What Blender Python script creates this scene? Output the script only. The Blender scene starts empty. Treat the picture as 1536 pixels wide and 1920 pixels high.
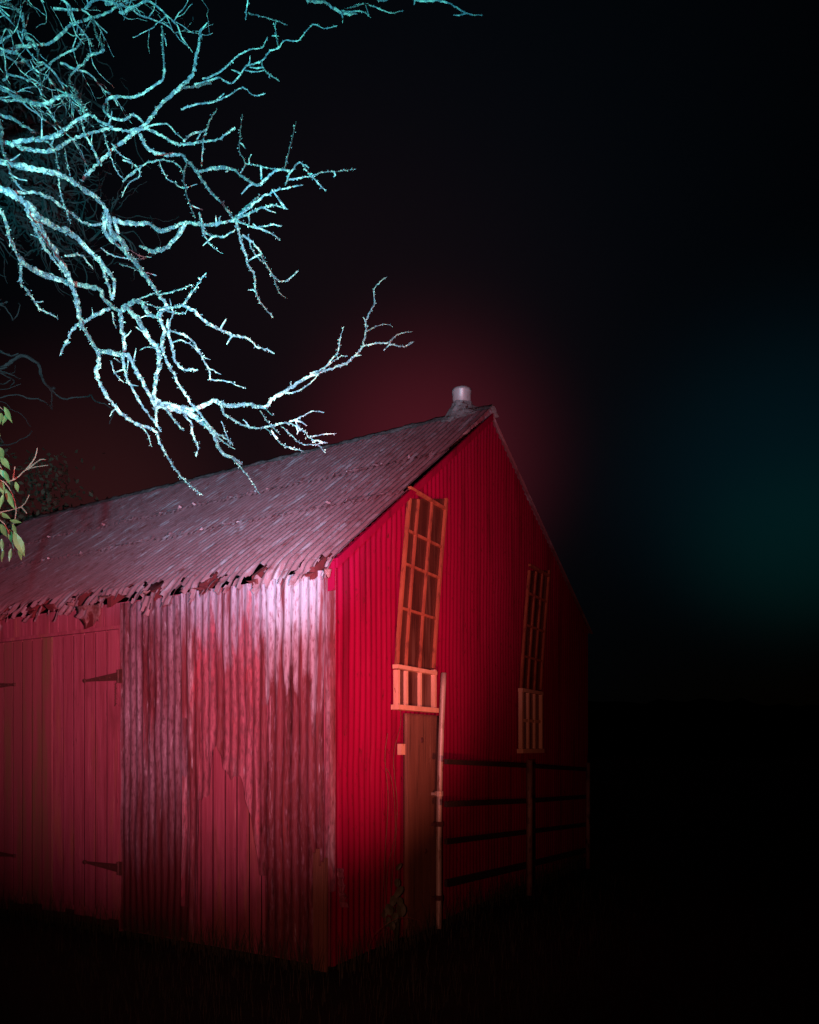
import bpy, bmesh, math, random
from mathutils import Vector, noise, Matrix
R = math.radians
random.seed(7)
sc = bpy.context.scene
col = sc.collection

# ------------------------------------------------------------------ camera
F = 1415.0; HOR = 1400.0; EYE = 1.6
cam = bpy.data.cameras.new("camera"); camo = bpy.data.objects.new("camera", cam); col.objects.link(camo)
camo.location = (0, 0, EYE); camo.rotation_euler = (R(90), 0, 0)
cam.sensor_fit = 'VERTICAL'; cam.sensor_height = 24; cam.lens = F / 1920 * 24
cam.shift_y = (HOR - 960) / 1920; cam.clip_start = 0.05; cam.clip_end = 2000
sc.camera = camo
sc.render.resolution_x = 819; sc.render.resolution_y = 1024
def at(x, y, D): return Vector(((x - 768) / F * D, D, EYE + (HOR - y) / F * D))

# ------------------------------------------------------------------ world (night sky, teal glow, and red glow of the lit wall painted in)
w = bpy.data.worlds.new("World"); sc.world = w; w.use_nodes = True
nt = w.node_tree; nt.nodes.clear()
out = nt.nodes.new('ShaderNodeOutputWorld'); tc = nt.nodes.new('ShaderNodeTexCoord')
sky = nt.nodes.new('ShaderNodeTexSky'); sky.sky_type = 'NISHITA'; sky.sun_disc = False
sky.sun_elevation = R(-4); sky.sun_rotation = R(60)
bg0 = nt.nodes.new('ShaderNodeBackground'); bg0.inputs[1].default_value = 0.003
nt.links.new(sky.outputs[0], bg0.inputs[0])
last = bg0.outputs[0]
def glow(direction, colour, strength, width, power=1.0, zs=1.0):
    global last
    d = Vector(direction).normalized()
    sub = nt.nodes.new('ShaderNodeVectorMath'); sub.operation = 'SUBTRACT'; sub.inputs[1].default_value = d
    nt.links.new(tc.outputs['Generated'], sub.inputs[0])
    sc_ = nt.nodes.new('ShaderNodeVectorMath'); sc_.operation = 'MULTIPLY'; sc_.inputs[1].default_value = (1, 1, zs)
    nt.links.new(sub.outputs[0], sc_.inputs[0])
    ln = nt.nodes.new('ShaderNodeVectorMath'); ln.operation = 'LENGTH'; nt.links.new(sc_.outputs[0], ln.inputs[0])
    mr = nt.nodes.new('ShaderNodeMapRange'); mr.interpolation_type = 'SMOOTHERSTEP'
    mr.inputs['From Min'].default_value = 0; mr.inputs['From Max'].default_value = width
    mr.inputs['To Min'].default_value = 1; mr.inputs['To Max'].default_value = 0
    nt.links.new(ln.outputs['Value'], mr.inputs['Value'])
    pw = nt.nodes.new('ShaderNodeMath'); pw.operation = 'POWER'; pw.inputs[1].default_value = power
    nt.links.new(mr.outputs[0], pw.inputs[0])
    ml = nt.nodes.new('ShaderNodeMath'); ml.operation = 'MULTIPLY'; ml.inputs[1].default_value = strength
    nt.links.new(pw.outputs[0], ml.inputs[0])
    b = nt.nodes.new('ShaderNodeBackground'); b.inputs[0].default_value = (*colour, 1)
    nt.links.new(ml.outputs[0], b.inputs[1])
    a = nt.nodes.new('ShaderNodeAddShader'); nt.links.new(last, a.inputs[0]); nt.links.new(b.outputs[0], a.inputs[1])
    last = a.outputs[0]
glow((.52, 1, .37), (.02, .68, 1.0), .0078, .34, 1.3, 1.2)
glow((.54, 1, .27), (.0, 1, .66), .0042, .24, 1.2, 1.4)
glow((.02, 1, .37), (1, .07, .14), .058, .27, 1.7)  # red halo of the blurred lit wall, painted into the sky
glow((-.08, 1, .45), (1, .25, .28), .005, .5, 1.3)
glow((-.42, 1, .27), (1, .20, .20), .024, .30, 1.2)
glow((-.05, 1, .62), (.3, .6, 1), .0034, .8, 1.0)
nt.links.new(last, out.inputs[0])

# ------------------------------------------------------------------ lamps (night light painting with coloured torches)
def spot(name, loc, target, energy, colour, half, blend, size=.04):
    l = bpy.data.lights.new(name, 'SPOT'); l.energy = energy; l.color = colour
    l.spot_size = R(2 * half); l.spot_blend = blend; l.shadow_soft_size = size
    o = bpy.data.objects.new(name, l); col.objects.link(o); o.location = loc
    o.rotation_euler = (Vector(target) - Vector(loc)).to_track_quat('-Z', 'Y').to_euler()
    return o
spot("cyan_torch", (-1.0, .6, 1.5), at(120, 230, 5.2), 5000, (.13, .82, 1.0), 33, .9)
spot("white_torch", (-.4, 2.0, 1.9), at(548, 1070, 5.6), 900, (.66, .80, 1.0), 8.5, 1.0)
spot("blue_torch", (-.5, 1.0, 2.2), at(450, 950, 6.2), 1500, (.45, .70, 1.0), 15, 1.0)
spot("pink_torch", (.25, .3, 1.6), at(380, 1000, 6.0), 2900, (1.0, .34, .44), 30, 1.0)
spot("dim_red_fill", (-.2, .6, 1.5), at(600, 1300, 6.0), 190, (1.0, .33, .24), 36, 1.0)  # weak wide fill added to lift the foot of the walls
spot("red_torch", (1.95, 4.55, .8), at(690, 1130, 6.0), 225, (1.0, .24, .12), 42, 1.0)
spot("red_torch_wide", (3.4, 5.0, .9), at(850, 1050, 8.0), 22, (1.0, .2, .12), 44, 1.0)
sun = bpy.data.lights.new("moon", 'SUN'); sun.energy = .004; sun.angle = R(.5); sun.color = (.7, .8, 1)
suno = bpy.data.objects.new("moon", sun); col.objects.link(suno); suno.rotation_euler = (R(50), 0, R(-30))

vs = sc.view_settings; vs.view_transform = 'Standard'; vs.look = 'None'; vs.exposure = 0; vs.gamma = 1

# ------------------------------------------------------------------ helpers
def tag(o, label=None, cat=None, group=None, kind=None):
    if label: o['label'] = label
    if cat: o['category'] = cat
    if group: o['group'] = group
    if kind: o['kind'] = kind
    return o
def empty(name, loc=(0, 0, 0), rz=0):
    o = bpy.data.objects.new(name, None); col.objects.link(o); o.location = loc; o.rotation_euler = (0, 0, rz); return o
def link(name, verts, faces, m, parent=None, smooth=False):
    me = bpy.data.meshes.new(name); me.from_pydata([tuple(v) for v in verts], [], faces); me.update()
    if smooth: me.polygons.foreach_set('use_smooth', [True] * len(me.polygons))
    me.materials.append(m)
    o = bpy.data.objects.new(name, me); col.objects.link(o)
    if parent: o.parent = parent
    return o
class MB:
    def __init__(s): s.v = []; s.f = []
    def add(s, v, f):
        n = len(s.v); s.v += [Vector(p) for p in v]; s.f += [tuple(i + n for i in q) for q in f]
    def box(s, a, b):
        x0, y0, z0 = a; x1, y1, z1 = b
        s.add([(x0,y0,z0),(x1,y0,z0),(x1,y1,z0),(x0,y1,z0),(x0,y0,z1),(x1,y0,z1),(x1,y1,z1),(x0,y1,z1)],
              [(0,3,2,1),(4,5,6,7),(0,1,5,4),(1,2,6,5),(2,3,7,6),(3,0,4,7)])
    def bar(s, p0, p1, wdir, w, tdir, t):
        p0 = Vector(p0); p1 = Vector(p1); a = Vector(wdir).normalized() * w / 2; b = Vector(tdir).normalized() * t / 2
        vs_ = [p + sa * a + sb * b for p in (p0, p1) for sa, sb in ((-1,-1),(1,-1),(1,1),(-1,1))]
        s.add(vs_, [(0,1,2,3),(7,6,5,4),(0,4,5,1),(1,5,6,2),(2,6,7,3),(3,7,4,0)])
    def tube(s, pts, rad, n=7, jit=0.0, cap=True):
        pts = [Vector(p) for p in pts]; m = len(pts)
        if m < 2: return
        base = len(s.v); ref = Vector((.3, .2, 1)).normalized()
        for i, p in enumerate(pts):
            t = (pts[min(i + 1, m - 1)] - pts[max(i - 1, 0)])
            if t.length < 1e-9: t = Vector((0, 0, 1))
            t.normalize(); a = t.cross(ref)
            if a.length < .05: a = t.cross(Vector((1, 0, 0)))
            a.normalize(); b = t.cross(a)
            for k in range(n):
                an = 2 * math.pi * k / n
                r = rad[i] * (1 + (random.uniform(-jit, jit * 1.3) if jit else 0))
                s.v.append(p + (a * math.cos(an) + b * math.sin(an)) * r)
        for i in range(m - 1):
            for k in range(n):
                k2 = (k + 1) % n
                s.f.append((base + i*n + k, base + i*n + k2, base + (i+1)*n + k2, base + (i+1)*n + k))
        if cap:
            s.f.append(tuple(base + k for k in reversed(range(n)))); s.f.append(tuple(base + (m-1)*n + k for k in range(n)))
    def build(s, name, m, parent=None, smooth=False): return link(name, s.v, s.f, m, parent, smooth)

def material(name, c1, c2, scale=8, stretch=(1, 1, 1), patches=(), rough=.7, metal=0.0, bump=.3, bscale=None, spec=.5, detail=8, zmix=(), over=()):
    m = bpy.data.materials.new(name); m.use_nodes = True; t = m.node_tree; t.nodes.clear()
    N = t.nodes.new; L = t.links.new
    o = N('ShaderNodeOutputMaterial'); p = N('ShaderNodeBsdfPrincipled'); L(p.outputs[0], o.inputs[0])
    c = N('ShaderNodeTexCoord')
    def nz(sc_, st, seed, det=detail):
        mp = N('ShaderNodeMapping'); mp.inputs['Scale'].default_value = st; mp.inputs['Location'].default_value = (seed * 3.1, seed * 1.7, seed * 2.3)
        L(c.outputs['Object'], mp.inputs[0])
        n = N('ShaderNodeTexNoise'); n.inputs['Scale'].default_value = sc_; n.inputs['Detail'].default_value = det; n.inputs['Roughness'].default_value = .62
        L(mp.outputs[0], n.inputs[0]); return n.outputs[0]
    n0 = nz(scale, stretch, 1)
    r0 = N('ShaderNodeMapRange'); r0.inputs['From Min'].default_value = .3; r0.inputs['From Max'].default_value = .7; L(n0, r0.inputs[0])
    mx = N('ShaderNodeMix'); mx.data_type = 'RGBA'; L(r0.outputs[0], mx.inputs[0]); mx.inputs[6].default_value = (*c1, 1); mx.inputs[7].default_value = (*c2, 1)
    cur = mx.outputs[2]
    for i, (pc, ps, pst, lo, hi) in enumerate(patches):
        n = nz(ps, pst, 5 + i * 3)
        r = N('ShaderNodeMapRange'); r.inputs['From Min'].default_value = lo; r.inputs['From Max'].default_value = hi; L(n, r.inputs[0])
        mm = N('ShaderNodeMix'); mm.data_type = 'RGBA'; L(r.outputs[0], mm.inputs[0]); L(cur, mm.inputs[6]); mm.inputs[7].default_value = (*pc, 1); cur = mm.outputs[2]
    for (zc, z0, z1, amp, zs, zst) in zmix:   # second colour that starts at a height on the sheet, with a ragged edge
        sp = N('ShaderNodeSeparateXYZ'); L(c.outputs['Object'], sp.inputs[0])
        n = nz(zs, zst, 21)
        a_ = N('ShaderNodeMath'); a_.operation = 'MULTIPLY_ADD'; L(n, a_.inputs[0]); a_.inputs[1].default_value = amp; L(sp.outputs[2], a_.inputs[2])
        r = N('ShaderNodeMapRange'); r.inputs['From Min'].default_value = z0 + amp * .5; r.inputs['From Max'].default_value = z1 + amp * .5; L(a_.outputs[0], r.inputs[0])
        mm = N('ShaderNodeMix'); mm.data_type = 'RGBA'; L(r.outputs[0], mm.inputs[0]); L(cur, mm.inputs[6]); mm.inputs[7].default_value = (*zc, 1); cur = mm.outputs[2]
    for i, (pc, ps, pst, lo, hi) in enumerate(over):
        n = nz(ps, pst, 31 + i * 3)
        r = N('ShaderNodeMapRange'); r.inputs['From Min'].default_value = lo; r.inputs['From Max'].default_value = hi; L(n, r.inputs[0])
        mm = N('ShaderNodeMix'); mm.data_type = 'RGBA'; L(r.outputs[0], mm.inputs[0]); L(cur, mm.inputs[6]); mm.inputs[7].default_value = (*pc, 1); cur = mm.outputs[2]
    L(cur, p.inputs['Base Color'])
    p.inputs['Roughness'].default_value = rough; p.inputs['Metallic'].default_value = metal
    p.inputs['Specular IOR Level'].default_value = spec
    if bump:
        nb = nz(bscale or scale * 3, stretch, 9)
        b = N('ShaderNodeBump'); b.inputs['Strength'].default_value = bump; b.inputs['Distance'].default_value = .01
        L(nb, b.inputs['Height']); L(b.outputs[0], p.inputs['Normal'])
    return m
V = (1, 1, .06)
M = {}
M['gable_paint'] = material('red_painted_iron', (.20, .0015, .025), (.28, .002, .038), 4, V, [((.10, .003, .014), 7, V, .54, .72), ((.06, .008, .006), 34, (1, 1, .3), .60, .74), ((.30, .012, .05), 16, V, .58, .75)], .8, 0, .25, spec=.06)
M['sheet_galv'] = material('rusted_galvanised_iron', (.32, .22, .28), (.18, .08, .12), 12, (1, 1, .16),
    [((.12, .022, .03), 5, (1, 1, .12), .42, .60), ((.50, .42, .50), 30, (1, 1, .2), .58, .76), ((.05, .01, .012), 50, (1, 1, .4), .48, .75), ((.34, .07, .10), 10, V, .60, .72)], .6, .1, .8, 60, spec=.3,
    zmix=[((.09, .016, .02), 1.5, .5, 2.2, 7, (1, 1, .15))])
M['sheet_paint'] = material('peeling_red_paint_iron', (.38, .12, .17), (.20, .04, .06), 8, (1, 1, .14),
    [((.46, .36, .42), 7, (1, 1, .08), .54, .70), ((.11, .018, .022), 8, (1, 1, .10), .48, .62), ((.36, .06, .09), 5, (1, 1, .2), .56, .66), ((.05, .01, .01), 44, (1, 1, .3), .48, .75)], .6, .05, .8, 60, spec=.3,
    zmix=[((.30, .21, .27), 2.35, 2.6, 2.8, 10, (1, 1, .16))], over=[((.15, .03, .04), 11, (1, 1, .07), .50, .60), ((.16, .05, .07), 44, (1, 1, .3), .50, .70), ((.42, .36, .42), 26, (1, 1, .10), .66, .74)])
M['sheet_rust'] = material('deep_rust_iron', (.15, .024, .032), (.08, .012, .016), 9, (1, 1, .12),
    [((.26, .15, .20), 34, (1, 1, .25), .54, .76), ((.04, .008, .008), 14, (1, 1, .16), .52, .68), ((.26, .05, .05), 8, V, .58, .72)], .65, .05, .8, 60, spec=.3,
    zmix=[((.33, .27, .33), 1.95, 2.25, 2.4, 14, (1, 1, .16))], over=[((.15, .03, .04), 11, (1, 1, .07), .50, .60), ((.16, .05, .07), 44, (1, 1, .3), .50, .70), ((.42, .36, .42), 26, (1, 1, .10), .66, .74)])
M['door_wood'] = material('red_painted_boards', (.36, .08, .13), (.22, .035, .06), 14, (1.6, 1.6, .07),
    [((.30, .10, .07), 6, (1, 1, .12), .55, .72), ((.08, .015, .02), 40, (1, 1, .25), .62, .76), ((.16, .03, .04), 4, (1, 1, .3), .52, .72), ((.5, .2, .2), 60, (1, 1, .04), .62, .8)], .65, 0, .5, 60)
M['dirty_wood'] = material('grimy_red_boards', (.30, .06, .09), (.19, .05, .055), 5, (1.6, 1.6, .1),
    [((.18, .09, .05), 8, (1, 1, .08), .50, .62), ((.08, .02, .02), 60, (1, 1, .8), .68, .75)], .7, 0, .4, 60)
M['bare_wood'] = material('weathered_timber', (.20, .075, .045), (.12, .038, .024), 7, (3, 3, .12),
    [((.06, .022, .012), 9, (4, 4, .12), .56, .68), ((.36, .19, .13), 30, (1, 1, .06), .62, .76)], .8, 0, .7, 50)
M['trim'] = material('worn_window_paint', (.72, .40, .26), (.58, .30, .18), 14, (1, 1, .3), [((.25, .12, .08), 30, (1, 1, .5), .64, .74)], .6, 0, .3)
M['trim_trail'] = material('light_trail_brown', (.42, .12, .06), (.26, .06, .035), 12, (1, 1, .2), [((.12, .03, .02), 20, (1, 1, .3), .52, .66)], .75, 0, .3, spec=.15)  # colour of the bars that stand in for the windows' light trails
M['roof_iron'] = material('weathered_roof_iron', (.36, .17, .20), (.22, .09, .11), 6, (.4, 1.6, .4),
    [((.44, .36, .42), 7, (.35, 2.2, .35), .55, .68), ((.17, .04, .045), 13, (.5, 1.6, .5), .54, .70), ((.30, .24, .28), 60, (.5, 1, .5), .58, .68), ((.07, .02, .02), 50, (1, 1, 1), .68, .73)], .5, .25, .4, 30, spec=.6)
M['flash'] = material('crumpled_lead', (.45, .42, .45), (.22, .16, .17), 12, (1, 1, 1), [((.10, .03, .03), 18, (1, 1, 1), .55, .64)], .45, .4, .8)
M['torn'] = material('torn_iron_edge', (.26, .11, .12), (.17, .06, .06), 12, (1, 1, 1), [((.12, .02, .02), 16, (1, 1, 1), .45, .6)], .7, .1, .7)
M['under'] = material('red_inner_fascia', (.12, .006, .010), (.07, .004, .006), 7, (1, 1, 1), (), .8, 0, .3)
M['flue'] = material('painted_flue', (.40, .26, .28), (.52, .42, .45), 7, (1, 1, .5), [((.20, .07, .07), 12, (1, 1, .5), .58, .70)], .45, .2, .2)
M['iron_dark'] = material('rusty_strap_iron', (.12, .03, .028), (.06, .02, .018), 30, (1, 1, 1), (), .7, .3, .6)
M['pipe'] = material('galvanised_pipe', (.55, .42, .36), (.38, .26, .2), 10, (1, 1, .2), [((.2, .08, .05), 14, (1, 1, .3), .6, .7)], .45, .2, .2)
M['post'] = material('rusty_post', (.26, .15, .12), (.14, .07, .055), 10, (1, 1, .2), [((.05, .02, .02), 18, (1, 1, .3), .52, .66)], .65, .1, .4)
M['rail'] = material('dark_rail', (.035, .016, .015), (.02, .01, .01), 8, (1, 1, 1), (), .6, .1, .3)
M['glass'] = material('dirty_pane', (.10, .03, .02), (.05, .015, .012), 6, (1, 1, .3), [((.16, .07, .05), 12, V, .55, .7)], .22, 0, .15)
M['bark'] = material('lichen_bark', (.20, .27, .30), (.09, .13, .15), 24, (1, 1, 1),
    [((.50, .60, .46), 18, (1, 1, 1), .47, .58), ((.04, .055, .06), 55, (1, 1, 1), .54, .62), ((.62, .68, .60), 70, (1, 1, 1), .60, .66)], .9, 0, 1.0, 90, spec=.12)
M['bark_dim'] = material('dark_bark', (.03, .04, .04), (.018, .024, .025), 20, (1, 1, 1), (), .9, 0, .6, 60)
M['leaf'] = material('green_leaf', (.085, .075, .020), (.055, .055, .015), 9, (1, 1, 1), [((.12, .09, .03), 6, (1, 1, 1), .55, .65)], .5, 0, .1)
M['weed'] = material('dull_weed_leaf', (.045, .05, .010), (.03, .035, .008), 9, (1, 1, 1), (), .6, 0, .1)
M['gap'] = material('painted_gap_shade', (.008, .004, .004), (.004, .002, .002), 9, (1, 1, 1), (), 1, 0, 0, spec=0)  # near-black, puts shade into the gaps between boards
M['leaf_far'] = material('dark_leaf', (.05, .055, .03), (.03, .035, .02), 3, (1, 1, 1), (), .8, 0, 0)
M['grass'] = material('night_grass', (.035, .04, .015), (.05, .04, .02), 3, (1, 1, 1), (), .8, 0, 0)
M['soil'] = material('dark_soil', (.012, .011, .008), (.02, .017, .012), 3, (1, 1, 1), (), .95, 0, .6, 20, spec=.1)
M['hill'] = material('dark_hill', (.006, .007, .006), (.003, .004, .004), .1, (1, 1, 1), (), 1, 0, 0, spec=0)

# ------------------------------------------------------------------ ground and hills
gv, gf = [], []
NX, NY = 60, 60
for j in range(NY + 1):
    for i in range(NX + 1):
        x = (i / NX * 2 - 1); y = (j / NY * 2 - 1)
        x = 600 * x * abs(x) ** 2.2; y = 600 * y * abs(y) ** 2.2 + 4
        gv.append((x, y, .03 * noise.noise(Vector((x, y, 0))) - .02))
for j in range(NY):
    for i in range(NX):
        a = j * (NX + 1) + i; gf.append((a, a + 1, a + NX + 2, a + NX + 1))
tag(link('ground', gv, gf, M['soil'], smooth=True), kind='structure')
hv, hf = [], []
K = 160
for i in range(K + 1):
    x = -220 + 440 * i / K; h = 21 + 3 * noise.noise(Vector((x * .03, 0, 5))) + 2.2 * noise.noise(Vector((x * .25, 1, 5))) + 1.4 * noise.noise(Vector((x * .9, 1, 5)))
    h *= .5
    for (yy, zz) in ((118, -1), (140, h * .6), (150, h), (170, h * .8), (220, -1)): hv.append((x, yy, zz))
for i in range(K):
    for j in range(4):
        a = i * 5 + j; hf.append((a, a + 1, a + 6, a + 5))
tag(link('hill', hv, hf, M['hill'], smooth=True), kind='structure')

# ------------------------------------------------------------------ the shed (local x along the gable, local y along the side wall)
ANG = R(60.1); C0 = Vector((-.571, 5.46, 0))
dR = Vector((math.cos(ANG), math.sin(ANG), 0)); dL = Vector((-math.sin(ANG), math.cos(ANG), 0))
shed = empty('iron_shed', C0, ANG)
tag(shed, 'rusty red corrugated iron shed with steep torn roof, round flue and plank doors', 'shed')
def side(px, py, off=0.0):   # picture point -> (t, z) on the side wall
    k = (px - 768) / F; o = C0 - dR * off
    t = (o.x - k * o.y) / (k * dL.y - dL.x); D = o.y + dL.y * t
    return t, EYE + (HOR - py) / F * D
def gab(px, py, off=0.0):    # picture point -> (s, z) on the gable
    k = (px - 768) / F; o = C0 - dL * off
    s = (k * o.y - o.x) / (dR.x - k * dR.y); D = o.y + dR.y * s
    return s, EYE + (HOR - py) / F * D
RX, RZ, EW, ER = 2.79, 5.08, 6.28, 3.33
E0 = 2.97; LEN = 7.6
def roofz(x): return E0 + (RZ - E0) * x / RX if x <= RX else RZ + (ER - RZ) * (x - RX) / (EW - RX)
PITCH = .076
def corr(u, amp=.009): return amp * math.sin(2 * math.pi * u / PITCH)

# gable wall: one corrugated sheet
def gable(name, y, sign, mt):
    v, f = [], []; n = int(EW / PITCH * 8); rows = 60
    for i in range(n + 1):
        x = EW * i / n; top = roofz(x) - .03
        for j in range(rows + 1):
            z = top * j / rows
            v.append((x, y + sign * corr(x, .0065) + .013 * noise.noise(Vector((x * .9, z * .9, y))) + .005 * noise.noise(Vector((x * 4, z * 2, 3))) - .004 * (z > 1.52) - .004 * (z > 3.3) - .003 * (int(x / .69) % 2), z))
    for i in range(n):
        for j in range(rows):
            a = i * (rows + 1) + j; f.append((a, a + rows + 1, a + rows + 2, a + 1))
    return link(name, v, f, mt, shed, True)
gable('gable_wall', 0.0, 1, M['gable_paint'])
b = MB(); b.add([(0, LEN, 0), (EW, LEN, 0), (EW, LEN, roofz(EW)), (RX, LEN, RZ), (0, LEN, E0), (0, LEN-.08, 0), (EW, LEN-.08, 0), (EW, LEN-.08, roofz(EW)), (RX, LEN-.08, RZ), (0, LEN-.08, E0)],
  [(4,3,2,1,0),(5,6,7,8,9),(0,1,6,5),(1,2,7,6),(2,3,8,7),(3,4,9,8),(4,0,5,9)]); b.build('rear_wall', M['door_wood'], shed)
b = MB(); b.box((EW - .03, 0.05, 0), (EW + .03, LEN - .1, ER - .04)); b.build('far_side_wall', M['gable_paint'], shed)

# side wall: vertical boards behind everything
b = MB(); y = .03
while y < LEN - .1:
    wd = .128 + random.uniform(-.006, .01); d = random.uniform(-.001, .001)
    if not (2.22 < y + wd / 2 < 3.85): b.box((.012 + d, y, .0), (.035, y + wd - .012, 2.86))
    else: b.box((.012 + d, y, 2.66), (.035, y + wd - .006, 2.86))
    y += wd
b.build('board_wall', M['door_wood'], shed)
b = MB(); b.box((.036, .03, 0), (.06, LEN - .1, 2.85)); b.build('wall_backing', M['iron_dark'], shed)
b = MB(); b.box((.0145, .04, .01), (.034, 2.2, 2.84)); b.build('board_gap_shade', M['gap'], shed)  # near-black sheet that paints shade between the wall boards

# corrugated sheets on the side wall
def sheet(name, y0, y1, z0f, z1, mt, off, seed, n=8, rows=60, lift=0.0):
    v, f = [], []; nc = max(8, int((y1 - y0) / PITCH * n)); keep = {}
    for i in range(nc + 1):
        y = y0 + (y1 - y0) * i / nc
        zb = z0f(y)
        for j in range(rows + 1):
            t = j / rows; z = zb + (z1 - zb) * t
            dent = .020 * noise.noise(Vector((y * 2.3, z * 1.4, seed))) + .005 * noise.noise(Vector((y * 9, z * 3, seed)))
            cur = lift * max(0, 1 - t * 6) ** 2
            v.append((-off - .5 * PITCH * 0 - corr(y, .0056) - dent - .008 - cur, y, z))
    for i in range(nc):
        for j in range(rows):
            a = i * (rows + 1) + j; f.append((a, a + 1, a + rows + 2, a + rows + 1))
    return link(name, v, f, mt, shed, True)
def nz1(y, s, a, seed): return a * noise.noise(Vector((y * s, seed, 0)))
tA = side(612, 1500)[0]; tB = side(500, 1500)[0]; tC = side(352, 1500)[0]; tD = side(232, 1500)[0]
def z_mid(y):       # torn lower edge of the middle sheet: boards show below it
    px_edge = [(375, 1500), (398, 1492), (404, 1404), (412, 1398), (425, 1440), (440, 1462), (455, 1452), (466, 1500), (480, 1560), (492, 1640)]
    pts = sorted((side(a, bb)[0], side(a, bb)[1]) for a, bb in px_edge)
    if y <= pts[0][0]: return pts[0][1]
    if y >= pts[-1][0]: return 0.02
    for (a, za), (c, zc) in zip(pts, pts[1:]):
        if a <= y <= c: return za + (zc - za) * (y - a) / (c - a) + nz1(y, 25, .05, 3)
    return .5
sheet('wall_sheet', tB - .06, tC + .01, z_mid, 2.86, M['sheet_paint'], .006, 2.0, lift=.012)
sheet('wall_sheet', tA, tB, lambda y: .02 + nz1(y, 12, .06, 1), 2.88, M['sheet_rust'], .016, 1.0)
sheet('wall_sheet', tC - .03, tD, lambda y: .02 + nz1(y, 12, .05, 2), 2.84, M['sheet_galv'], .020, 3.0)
# narrow overlapping cover strip
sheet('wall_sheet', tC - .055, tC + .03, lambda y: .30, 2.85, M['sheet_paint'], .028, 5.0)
# corner trim
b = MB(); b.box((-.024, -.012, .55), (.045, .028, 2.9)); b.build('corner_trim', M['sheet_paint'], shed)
b = MB()
for q_ in range(5):
    y_ = .0 + q_ * .024; b.box((-.052 - .004 * (q_ % 2), y_, -.02), (-.03, y_ + .022, .80 - .05 * (q_ % 3) + .02 * q_))
b.build('corner_post', M['bare_wood'], shed)
# curled torn strip at the foot of the corner
v, f = [], []
for j in range(14):
    z = .72 - j * .022; wv = .03 * math.sin(j * 1.9) * .3
    o_ = .02 + j * .0025 + .006 * math.sin(j * 2.1)
    v += [(.01 + o_ * .8, -.03 - .3 * o_, z), (.05 + o_ + random.uniform(0, .02), -.04 - .5 * o_ + wv, z - random.uniform(0, .012))]
for j in range(13): f.append((2*j, 2*j+1, 2*j+3, 2*j+2))
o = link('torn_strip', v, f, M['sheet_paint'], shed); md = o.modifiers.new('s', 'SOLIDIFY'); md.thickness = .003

# doors: two leaves of vertical boards
def door(y0, y1, ztop, mt, label, hinge_at, hz, length, point):
    d = empty('plank_door'); d.parent = shed; d['label'] = label
    b = MB(); n = max(3, round((y1 - y0) / .145)); wd = (y1 - y0) / n
    for i in range(n):
        dd = random.uniform(-.0012, .0012)
        b.box((-.022 + dd, y0 + i * wd + .0055, .10 + random.uniform(-.03, .02)), (.004, y0 + (i + 1) * wd - .0055, ztop))
    # groove shade is painted by a near-black sheet set into the gaps
    o = b.build('door_leaf', mt, d)
    g = MB()
    g.box((-.0200, y0 + .01, .16), (-.003, y1 - .01, ztop - .012)); g.build('door_gap_shade', M['gap'], d)
    for z, dz in hz:
        h = MB()
        ya = hinge_at; yb = hinge_at + point * length
        K = 8
        for k in range(K):
            s0, s1 = k / K, (k + 1) / K
            w0 = .028 * (1 - s0) + .009; w1 = .028 * (1 - s1) + .009
            y_0 = ya + (yb - ya) * s0; y_1 = ya + (yb - ya) * s1; z_0 = z + dz * s0; z_1 = z + dz * s1
            h.add([(-.032, y_0, z_0 - w0), (-.032, y_0, z_0 + w0), (-.032, y_1, z_1 + w1), (-.032, y_1, z_1 - w1),
                   (-.024, y_0, z_0 - w0), (-.024, y_0, z_0 + w0), (-.024, y_1, z_1 + w1), (-.024, y_1, z_1 - w1)],
                  [(0,1,2,3),(7,6,5,4),(1,5,6,2),(3,7,4,0),(0,4,5,1),(2,6,7,3)])
        h.tube([(-.03, yb - .012 * point, z + dz), (-.03, yb + .012 * point, z + dz)], [.018, .018], 8)
        h.tube([(-.036, ya, z - .055), (-.036, ya, z + .055)], [.013, .013], 8)
        h.box((-.034, min(ya, ya - point * .045), z - .06), (-.022, max(ya, ya - point * .045), z + .06))
        for q in (.25, .55, .8):
            h.tube([(-.034, ya + (yb - ya) * q, z + dz * q), (-.039, ya + (yb - ya) * q, z + dz * q)], [.008, .006], 6)
        h.build('strap_hinge', M['iron_dark'], d)
    return d
d0 = side(228, 1175)[0]; d1 = side(103, 1190)[0]; d2 = d1 + (d1 - d0) * 1.15
zh = side(235, 1268)[1]; zl = side(235, 1628)[1]
L1 = side(165, 1283)[0] - d0
door(d0 + .012, d1, 2.62, M['door_wood'], 'red plank door leaf with two tapered strap hinges on its right edge', d0, [(zh, -.02), (zl, .02)], L1, 1)
e33 = side(33, 1288)[0]
door(d1 + .012, d2, 2.62, M['dirty_wood'], 'grimier plank door leaf at the left edge of the picture', d2 + .005, [(side(0, 1286)[1], .0), (zl, 0)], (d2 + .005 - e33), -1)
b = MB(); b.box((-.030, d0 - .03, .0), (.004, d0, 2.655)); b.box((-.030, d0, 2.625), (.004, d2 + .1, 2.655)); b.build('door_frame', M['door_wood'], shed)
# ragged chain hook under the upper hinge
b = MB(); y0 = d0 + .02
for k in range(9):
    z = zh - .06 - k * .022; b.tube([(-.036, y0 + .006 * (k % 2), z), (-.040, y0 + .014, z - .011), (-.036, y0 + .006 * ((k + 1) % 2) + .003 * k * .6, z - .022)], [.005] * 3, 5)
b.build('door_chain', M['iron_dark'], shed)

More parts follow.
